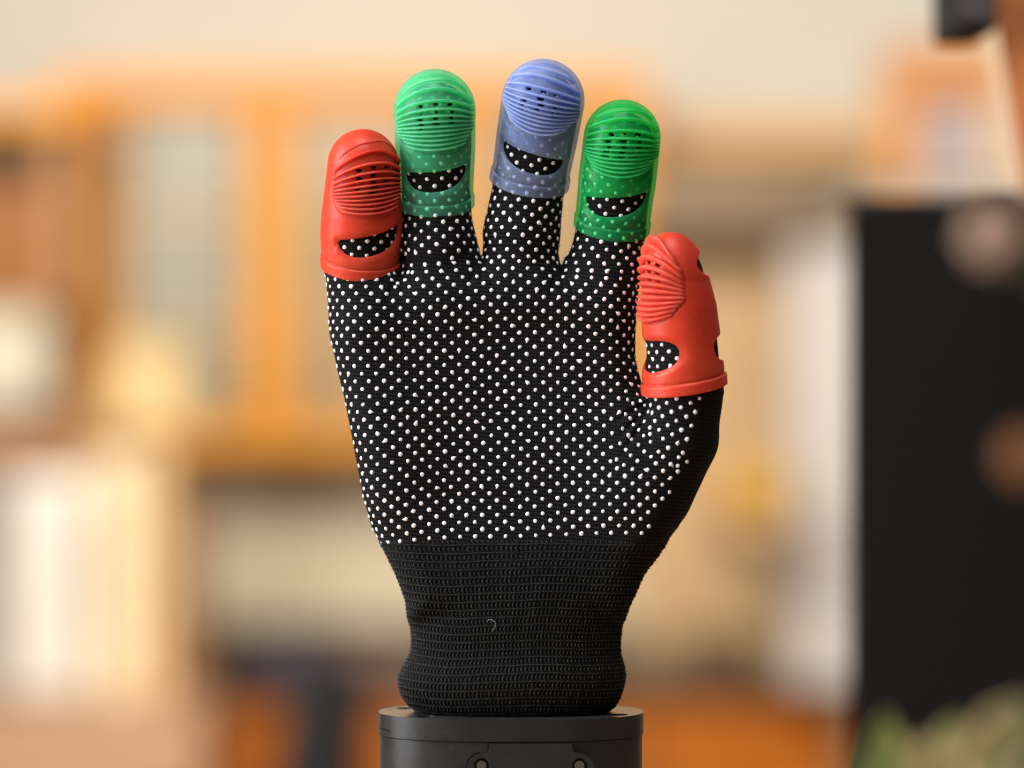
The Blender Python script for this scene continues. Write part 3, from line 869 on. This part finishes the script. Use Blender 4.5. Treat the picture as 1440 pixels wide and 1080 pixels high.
structure(bm_obj('bench_top', box_bm(-0.8, 0.8, -0.45, 0.42, -0.04, 0.0, 0.003), wood('bench_ply', lin(200, 160, 110), lin(214, 178, 130), vertical=False)))
structure(bm_obj('floor', box_bm(-4, 4, -1.5, 4.8, -0.96, -0.9, 0), paint('floor_vinyl', lin(150, 128, 104), 0.5)))
structure(bm_obj('back_wall', box_bm(-4, 4, 4.45, 4.55, -0.9, 2.4, 0), WALLP))

# wall cabinet with glazed doors
D = 5.0
wc = empty('wall_cabinet', (BX(450, D), D - 1, BZ(632, D)), 'honey oak wall cabinet with pale glazed doors behind the red capped finger', 'cabinet')
def wslab(*a, **k): return slab(*a, parent=wc, **k)
wslab('carcass', 90, 905, 150, 626, 5.06, 0.36, BROWN)
wslab('cornice', 70, 915, 104, 150, 4.97, 0.42, ORANGE)
wslab('bottom_rail', 88, 907, 596, 634, 4.99, 0.06, ORANGE)
wslab('stile', 108, 166, 150, 596, 5.0, 0.05, ORANGE)
wslab('stile', 345, 408, 150, 596, 4.99, 0.05, ORANGE)
wslab('stile', 604, 664, 150, 596, 4.99, 0.05, ORANGE)
wslab('stile', 858, 905, 150, 596, 4.99, 0.05, ORANGE)
for x0, x1 in ((172, 339), (414, 598), (670, 852)):
    d_ = wslab('door', x0, x1, 152, 594, 5.02, 0.02, PANE if x0 < 200 else paint('warm_pane', lin(186, 154, 106), 0.3, 0.2))
    wslab('shelf', x0 + 2, x1 - 2, 300, 312, 5.005, 0.03, TAN, bev=0.002); wslab('shelf', x0 + 2, x1 - 2, 452, 462, 5.005, 0.03, TAN, bev=0.002)
# dark cupboard at the far side
sc_ = empty('side_cupboard', (BX(10, 4.6), 3.6, BZ(430, 4.6)), 'brown open cupboard with a painted dark upper opening beside the honey oak cabinet', 'cupboard')
slab('carcass', -120, 72, 150, 432, 4.62, 0.3, BROWN, sc_)
slab('cornice', -120, 110, 140, 176, 4.6, 0.34, ORANGE, sc_)
slab('painted_opening', -60, 62, 176, 250, 4.61, 0.02, paint('painted_interior_shade', lin(62, 42, 12), 0.7), sc_)  # solid dark slab; the shade of an open shelf is its colour
slab('side_panel', 72, 100, 178, 432, 4.64, 0.3, wood('reddish_oak', lin(196, 140, 84), lin(208, 154, 100)), sc_)
o = slab('storage_box', -60, 62, 436, 566, 4.6, 0.25, paint('ivory_card', lin(230, 220, 196), 0.7)); tag(o, 'ivory storage box under the brown open cupboard', 'box')
sh = slab('wall_shelf', -120, 132, 600, 655, 4.55, 0.3, wood('dull_brown_oak', lin(176, 120, 78), lin(192, 138, 94))); tag(sh, 'thick brown oak shelf above the white appliance', 'shelf')  # even brown tone over the whole shelf
# backsplash
sp_ = slab('backsplash', 240, 900, 640, 880, 5.3, 0.05, SPLASH); tag(sp_, 'beige backsplash panel between the wall cabinet and the cluttered counter', 'backsplash')

# white appliance with a tan side board
D = 4.2
ap = empty('appliance', (BX(80, D), D - 1, BZ(1010, D)), 'tall white enamel appliance standing beside a cream board', 'appliance')
slab('door', 8, 124, 668, 985, D, 0.05, WHITE, ap, bev=0.02)
slab('cabinet_side', 14, 128, 676, 1010, D + 0.06, 0.35, WHITE, ap, bev=0.02)
slab('handle', 112, 117, 720, 850, D - 0.03, 0.02, PINKW, ap, bev=0.003)
bd = slab('leaning_board', 118, 196, 640, 1030, 4.30, 0.05, wood('cream_board', lin(236, 212, 172), lin(242, 222, 186))); tag(bd, 'cream board standing next to the white appliance', 'board')
bd = slab('leaning_board', 182, 236, 600, 1060, 4.36, 0.06, TAN); tag(bd, 'tall tan board between the cream board and the brown shadow strip', 'board')
bd2 = slab('shadow_strip', 232, 268, 690, 1080, 4.45, 0.25, wood('brown_shadow_tone', lin(170, 118, 82), lin(186, 136, 98))); tag(bd2, 'brown strip standing in for the shadow beside the tan board', 'shadow strip')  # solid strip whose brown colour stands in for a shadow
o = slab('low_bench', -90, 282, 1006, 1130, 4.05, 0.35, wood('tan_oak', lin(186, 142, 108), lin(200, 158, 124), vertical=False)); tag(o, 'low tan wooden bench in front of the white appliance', 'bench')
# added pale yellow cone, standing in for the warm glow above the tan board
bm = bmesh.new(); bmesh.ops.create_cone(bm, cap_ends=True, segments=32, radius1=0.085, radius2=0.06, depth=0.13)
for q_ in bm.verts: q_.co += Vector((BX(206, 4.36), 3.39, BZ(600, 4.35) + 0.065))
o = bm_obj('glow_cone_mesh', bm, paint('pale_yellow_glow', lin(232, 198, 140), 0.8)); shade_sharp(o)
o.name = 'yellow_glow_cone'; tag(o, 'pale yellow cone standing in for a warm glow above the tan board', 'glow form')

# lower counter and its clutter
D = 4.9
ct = empty('base_cabinet', (BX(450, D), D - 1, -0.9), 'amber oak base cabinet under the cluttered counter, behind the mount', 'cabinet')
def cslab(n_, x0, x1, y0, y1, m_, dd=0.0, th=0.04): return slab(n_, x0, x1, y0, y1, D + dd, th, m_, ct)
cslab('counter_top', 270, 1196, 962, 984, paint('dark_counter', lin(84, 62, 44), 0.4), -0.03, 0.45)
cslab('carcass', 275, 1190, 984, 1500, BROWN, 0.03, 0.4)
for x0, x1 in ((300, 512), (518, 716), (722, 894), (900, 1188)):
    d_ = cslab('door', x0, x1, 990, 1490, ORANGE2)
for x in (500, 530, 880, 914): cslab('handle', x, x + 6, 1050, 1110, paint('dull_steel', lin(140, 120, 96), 0.4), -0.03, 0.015)
def jar(name, px, y0, y1, r_, D_, prof, m_, label, cat):
    z0, z1 = BZ(y1, D_), BZ(y0, D_); n = 32; v, f = [], []
    for t, k in prof:
        for i in range(n): a = 2 * math.pi * i / n; v.append((BX(px, D_) + r_ * k * math.cos(a), D_ - 1 + r_ * k * math.sin(a), z0 + (z1 - z0) * t))
    for i in range(len(prof) - 1):
        for j in range(n): f.append((i * n + j, i * n + (j + 1) % n, (i + 1) * n + (j + 1) % n, (i + 1) * n + j))
    f.append(tuple(range(n))[::-1]); f.append(tuple((len(prof) - 1) * n + j for j in range(n)))
    o_ = mesh_obj(name, np.array(v), f, m_); return tag(o_, label, cat)
JP = [(0, .8), (.05, .95), (.6, 1), (.8, .85), (.86, .6), (.88, .66), (1, .66)]
PP = [(0, .95), (.03, 1), (.95, 1), (1, .97), (.97, .8)]
jar('canister', 345, 888, 962, .055, 4.98, JP, OLIVE, 'dark olive jar at the shadow strip end of the counter', 'jar')
jar('stock_pot', 405, 900, 962, .075, 4.95, PP, BLUE, 'slate blue pot on the counter beside the olive jar', 'pot')
jar('kettle_body', 478, 880, 962, .06, 5.02, JP, OLIVE, 'dark olive bottle-necked jar between the blue pot and the mount', 'jar').name = 'crock'
jar('mixing_bowl', 530, 905, 962, .06, 4.95, [(0, .5), (.1, .7), (.5, .9), (1, 1), (.97, .9)], paint('mauve_glaze', lin(150, 120, 108), 0.5), 'mauve brown bowl on the counter close to the mount', 'bowl')
for px_, y0_, m_, lb in ((930, 905, GREYB, 'taupe canister on the counter close to the glove cuff'), (1010, 890, paint('umber_glaze', lin(120, 92, 62), 0.5), 'umber canister on the counter under the birch panel'), (1120, 930, GREYB, 'short taupe canister on the counter beside the black partition')):
    jar('canister', px_, y0_, 962, .065, 4.97, PP, m_, lb, 'canister')
# black chair in front of the base cabinet
D = 3.2
ch_ = empty('chair', (BX(450, D), D - 1, -0.9), 'black chair with slanted back in front of the amber base cabinet', 'chair')
def bar(name, p0, p1, wd_, th_, m_, parent):
    p0, p1 = Vector(p0), Vector(p1); bm = bmesh.new(); bmesh.ops.create_cube(bm, size=1)
    ln = (p1 - p0).length; rot = (p1 - p0).to_track_quat('Z', 'Y').to_matrix()
    for q_ in bm.verts: q_.co = rot @ Vector((q_.co.x * wd_, q_.co.y * th_, q_.co.z * ln)) + (p0 + p1) / 2
    bmesh.ops.bevel(bm, geom=bm.edges[:], offset=min(wd_, th_) * 0.3, segments=2, affect='EDGES')
    return bm_obj(name, bm, m_, parent)
bar('backrest', (BX(436, D), D - 1, BZ(1150, D)), (BX(466, D), D - 1 + 0.04, BZ(958, D)), 0.062, 0.03, BLACK, ch_)
bar('seat', (BX(430, D), D - 1.2, BZ(1190, D)), (BX(430, D), D - 0.8, BZ(1190, D)), 0.36, 0.04, BLACK, ch_)
for sx in (-1, 1):
    for sy in (-0.18, 0.18): bar('leg', (BX(430, D) + sx * .15, D - 1 + sy, -0.9), (BX(430, D) + sx * .15, D - 1 + sy, BZ(1195, D)), 0.03, 0.03, BLACK, ch_)

# joinery past the thumb
o = slab('picture_rail', 905, 1236, 168, 214, 5.2, 0.1, wood('rail_oak', lin(226, 166, 92), lin(236, 182, 112))); tag(o, 'honey oak rail shelf on the wall above the taupe hood', 'shelf')
hd = empty('range_hood', (BX(1050, 4.9), 3.9, BZ(332, 4.9)), 'taupe range hood under the oak rail shelf beside the thumb', 'hood')
slab('hood_body', 905, 1190, 232, 300, 4.95, 0.4, GREYB, hd)
slab('hood_lip', 895, 1196, 300, 330, 4.88, 0.46, paint('dark_taupe', lin(126, 100, 70), 0.5), hd)
o = slab('birch_panel', 890, 1112, 336, 962, 5.1, 0.05, BEIGE); tag(o, 'pale birch wall panel below the range hood', 'panel')
o = slab('white_door', 1112, 1240, 344, 962, 4.7, 0.05, PINKW); tag(o, 'narrow pinkish white door beside the black partition', 'door')
jar('mustard_cup', 1068, 655, 728, .058, 4.5, [(0, .6), (.1, .85), (.5, 1), (.9, .95), (1, .9)], YELLOW, 'mustard yellow pot on a bracket against the birch panel', 'pot').name = 'mustard_pot'
o = slab('bracket', 1038, 1100, 728, 748, 4.45, 0.65, BEIGE); o.name = 'bracket_shelf'; tag(o, 'small birch bracket carrying the mustard yellow pot', 'bracket')
# framed board
fb = empty('framed_board', (BX(1325, 4.4), 3.4, BZ(262, 4.4)), 'oak framed board with a lilac grey panel above the black partition', 'board')
slab('top_rail', 1242, 1420, 66, 140, 4.4, 0.05, wood('orange_frame', lin(190, 118, 48), lin(198, 130, 62)), fb)
slab('stile', 1242, 1288, 140, 262, 4.4, 0.05, wood('orange_frame_side', lin(212, 138, 60), lin(220, 150, 76)), fb)
slab('stile', 1394, 1422, 140, 262, 4.4, 0.05, BEIGE, fb)
slab('bottom_rail', 1288, 1394, 244, 262, 4.4, 0.05, paint('grey_rail', lin(150, 130, 122), 0.6), fb)
slab('panel', 1288, 1394, 140, 244, 4.43, 0.02, paint('lilac_grey_card', lin(180, 166, 168), 0.7), fb)
# black cabinet, nearer
D = 1.5
bc = empty('black_partition', (BX(1340, D), D - 1, -0.9), 'tall thin matte black partition with a flat top, beside the thumb', 'partition')
slab('face_panel', 1199, 1500, 290, 1100, D, 0.02, DARKG, bc, bev=0.002)
slab('carcass', 1202, 1500, 288, 3400, D + 0.022, 0.012, DARKG, bc, bev=0.002)
slab('top_board', 1192, 1510, 276, 286, D + 0.002, 0.03, paint('charcoal_board', lin(60, 52, 46), 0.6), bc, bev=0.001)
# leaning oak plank and black speaker box at the upper corner
D = 1.32
pk = bar('oak_plank', (BX(1475, D), D - 1, BZ(290, D)), (BX(1420, D), D - 1, BZ(-40, D)), 0.019, 0.02, wood('red_oak', lin(176, 106, 58), lin(192, 122, 72)), None)
tag(pk, 'reddish oak plank slanting past the small black box', 'plank')
pk2 = bar('pale_batten', (BX(1446, 1.42), 0.42, BZ(250, 1.42)), (BX(1402, 1.42), 0.42, BZ(-40, 1.42)), 0.012, 0.012, wood('pale_pine', lin(228, 194, 156), lin(238, 210, 176)), None)
tag(pk2, 'pale pine batten running alongside the oak plank', 'batten')
bx = empty('hanging_box', (BX(1370, 1.25), 0.25, BZ(44, 1.25)), 'small black box hanging above the framed board', 'box')
slab('shell', 1338, 1404, -60, 44, 1.25, 0.06, BLACK, bx)
slab('grey_face', 1352, 1398, -50, 28, 1.247, 0.002, paint('dim_grey', lin(70, 62, 60), 0.5), bx, bev=0.0005)

# potted plants and pale stones near the lower corner
def leaf_mat(name, a, b):
    m, nt, p = mat(name); N = NT(nt)
    nt.links.new(N.ramp(N.noise(14, 2, N.coord()), [(0.3, a), (0.7, b)]), p.inputs['Base Color']); p.inputs['Roughness'].default_value = 0.45
    p.inputs['Subsurface Weight'].default_value = 0.1; p.inputs['Subsurface Scale'].default_value = 0.005
    return m
LEAF = leaf_mat('leaf_green', lin(130, 152, 82), lin(180, 192, 122)); LEAF2 = leaf_mat('dry_leaf', lin(222, 198, 152), lin(236, 214, 168))
DKLEAF = leaf_mat('dark_leaf', lin(38, 58, 34), lin(66, 84, 50))
def leaf(name, base, tip, wid, m_, parent):
    base, tip = np.array(base), np.array(tip); ax_ = tip - base; ln = np.linalg.norm(ax_); ax_ /= ln
    sd_ = np.cross(ax_, [0, -1, 0.3]); sd_ /= np.linalg.norm(sd_); nm = np.cross(sd_, ax_)
    v, f = [], []; n = 9
    for i in range(n + 1):
        t = i / n; wv = wid * math.sin(math.pi * min(t * 0.96 + 0.03, 1)) ** 0.8
        c = base + ax_ * ln * t + nm * ln * 0.18 * math.sin(t * 2.6) * -1
        v += [c - sd_ * wv + nm * wv * .35, c, c + sd_ * wv + nm * wv * .35]
    k = len(v)
    for i in range(n):
        for j in range(2): f.append((i * 3 + j, i * 3 + j + 1, i * 3 + j + 4, i * 3 + j + 3))
    v2 = [x - nm * 0.0012 for x in v]; f += [tuple(x + k for x in q_[::-1]) for q_ in f[:]]
    edge = [i * 3 for i in range(n + 1)] + [i * 3 + 2 for i in range(n, -1, -1)]
    for i in range(len(edge)): a, b = edge[i], edge[(i + 1) % len(edge)]; f.append((b, a, a + k, b + k))
    return mesh_obj(name, np.array(v + v2), f, m_, parent)

TERRA = paint('terracotta', lin(170, 120, 84), 0.7)
def pot_mesh(c, r_, h_, m_, root):
    v, f = [], []; N_ = 28; prof = ((0, .7), (.04, .75), (.9, 1), (.93, 1.06), (1, 1.06), (.97, .9))
    for t, k in prof:
        for i in range(N_): a = 2 * math.pi * i / N_; v.append((c[0] + r_ * k * math.cos(a), c[1] + r_ * k * math.sin(a), h_ * t))
    for i in range(5):
        for j in range(N_): f.append((i * N_ + j, i * N_ + (j + 1) % N_, (i + 1) * N_ + (j + 1) % N_, (i + 1) * N_ + j))
    f.append(tuple(range(N_))[::-1]); f.append(tuple(5 * N_ + j for j in range(N_)))
    mesh_obj('pot', np.array(v), f, m_, root)
def plant(label, px, D_, n, mats, seed, x_lim, y_lim):
    """leafy plant on the bench, nearer to the lens than the hand"""
    r_ = random.Random(seed); c = np.array([BX(px, D_), D_ - 1, 0.0])
    root = empty('potted_plant', c, label, 'plant')
    pot_mesh(c, .042, .085, TERRA, root)
    for i in range(n):
        x = BX(r_.uniform(*x_lim), D_); z = BZ(r_.uniform(*y_lim), D_); y = c[1] + r_.uniform(-.03, .03)
        b = np.array([c[0] + 0.6 * (x - c[0]), y, z - r_.uniform(.03, .05)])
        leaf('leaf', b, (x, y, z), r_.uniform(0.006, 0.012), mats[r_.randrange(len(mats))], root)
        if i % 3 == 0:
            v, f = tube([(c[0] + r_.uniform(-.02, .02), c[1], .08), (b[0] * .7 + c[0] * .3, y, b[2] * .6 + .03), tuple(b)], 0.0012)
            mesh_obj('stem', v, f, LEAF, root)
    return root
plant('potted plant with green and straw leaves beside the mount, near the lens', 1345, 0.68, 46, [LEAF, LEAF2, LEAF2, LEAF], 3, (1250, 1440), (1022, 1095))
plant('straw coloured potted plant at the very corner, near the lens', 1450, 0.64, 30, [LEAF2, LEAF, LEAF2, DKLEAF], 5, (1405, 1500), (992, 1090))
def flower(px, py, D_, r_, m_, label, lobes=8):
    c = np.array([BX(px, D_), D_ - 1, BZ(py, D_)]); root = empty('flower', (c[0] + .05, c[1], 0.0), label, 'flower')
    for ring, (nn, rad, up_) in enumerate(((lobes, 1.0, 0.1), (lobes - 2, 0.7, 0.5), (3, 0.35, 0.8))):
        for i in range(nn):
            a = 2 * math.pi * i / nn + ring * .4
            leaf('petal', c, c + np.array([math.cos(a) * r_ * rad, -up_ * r_ * 0.7, math.sin(a) * r_ * rad]), r_ * 0.42, m_, root)
    v, f = tube([c + np.array([0, 0.002, 0]), c + np.array([0.012, 0.004, -0.010]), c + np.array([0.03, 0.004, -0.04]), (c[0] + .048, c[1], c[2] * .45), (c[0] + .05, c[1], 0.0)], 0.0016)
    mesh_obj('stem', v, f, DKLEAF, root)
    for i in range(3):
        b = c + np.array([0.014 + 0.008 * i, 0.004, -0.014 - 0.012 * i]); leaf('leaf', b, b + np.array([0.022 + .004 * i, -0.01, 0.014 * (-1) ** i]), 0.008, DKLEAF, root)
    return root
flower(1400, 330, 0.62, 0.0076, paint('blush_petal', lin(226, 190, 164), 0.6), 'blush pink flower on a dark stem, level with the thumb tip')
flower(1446, 642, 0.62, 0.0062, paint('copper_petal', lin(180, 120, 68), 0.6), 'copper brown flower on a dark stem below the pink flower')
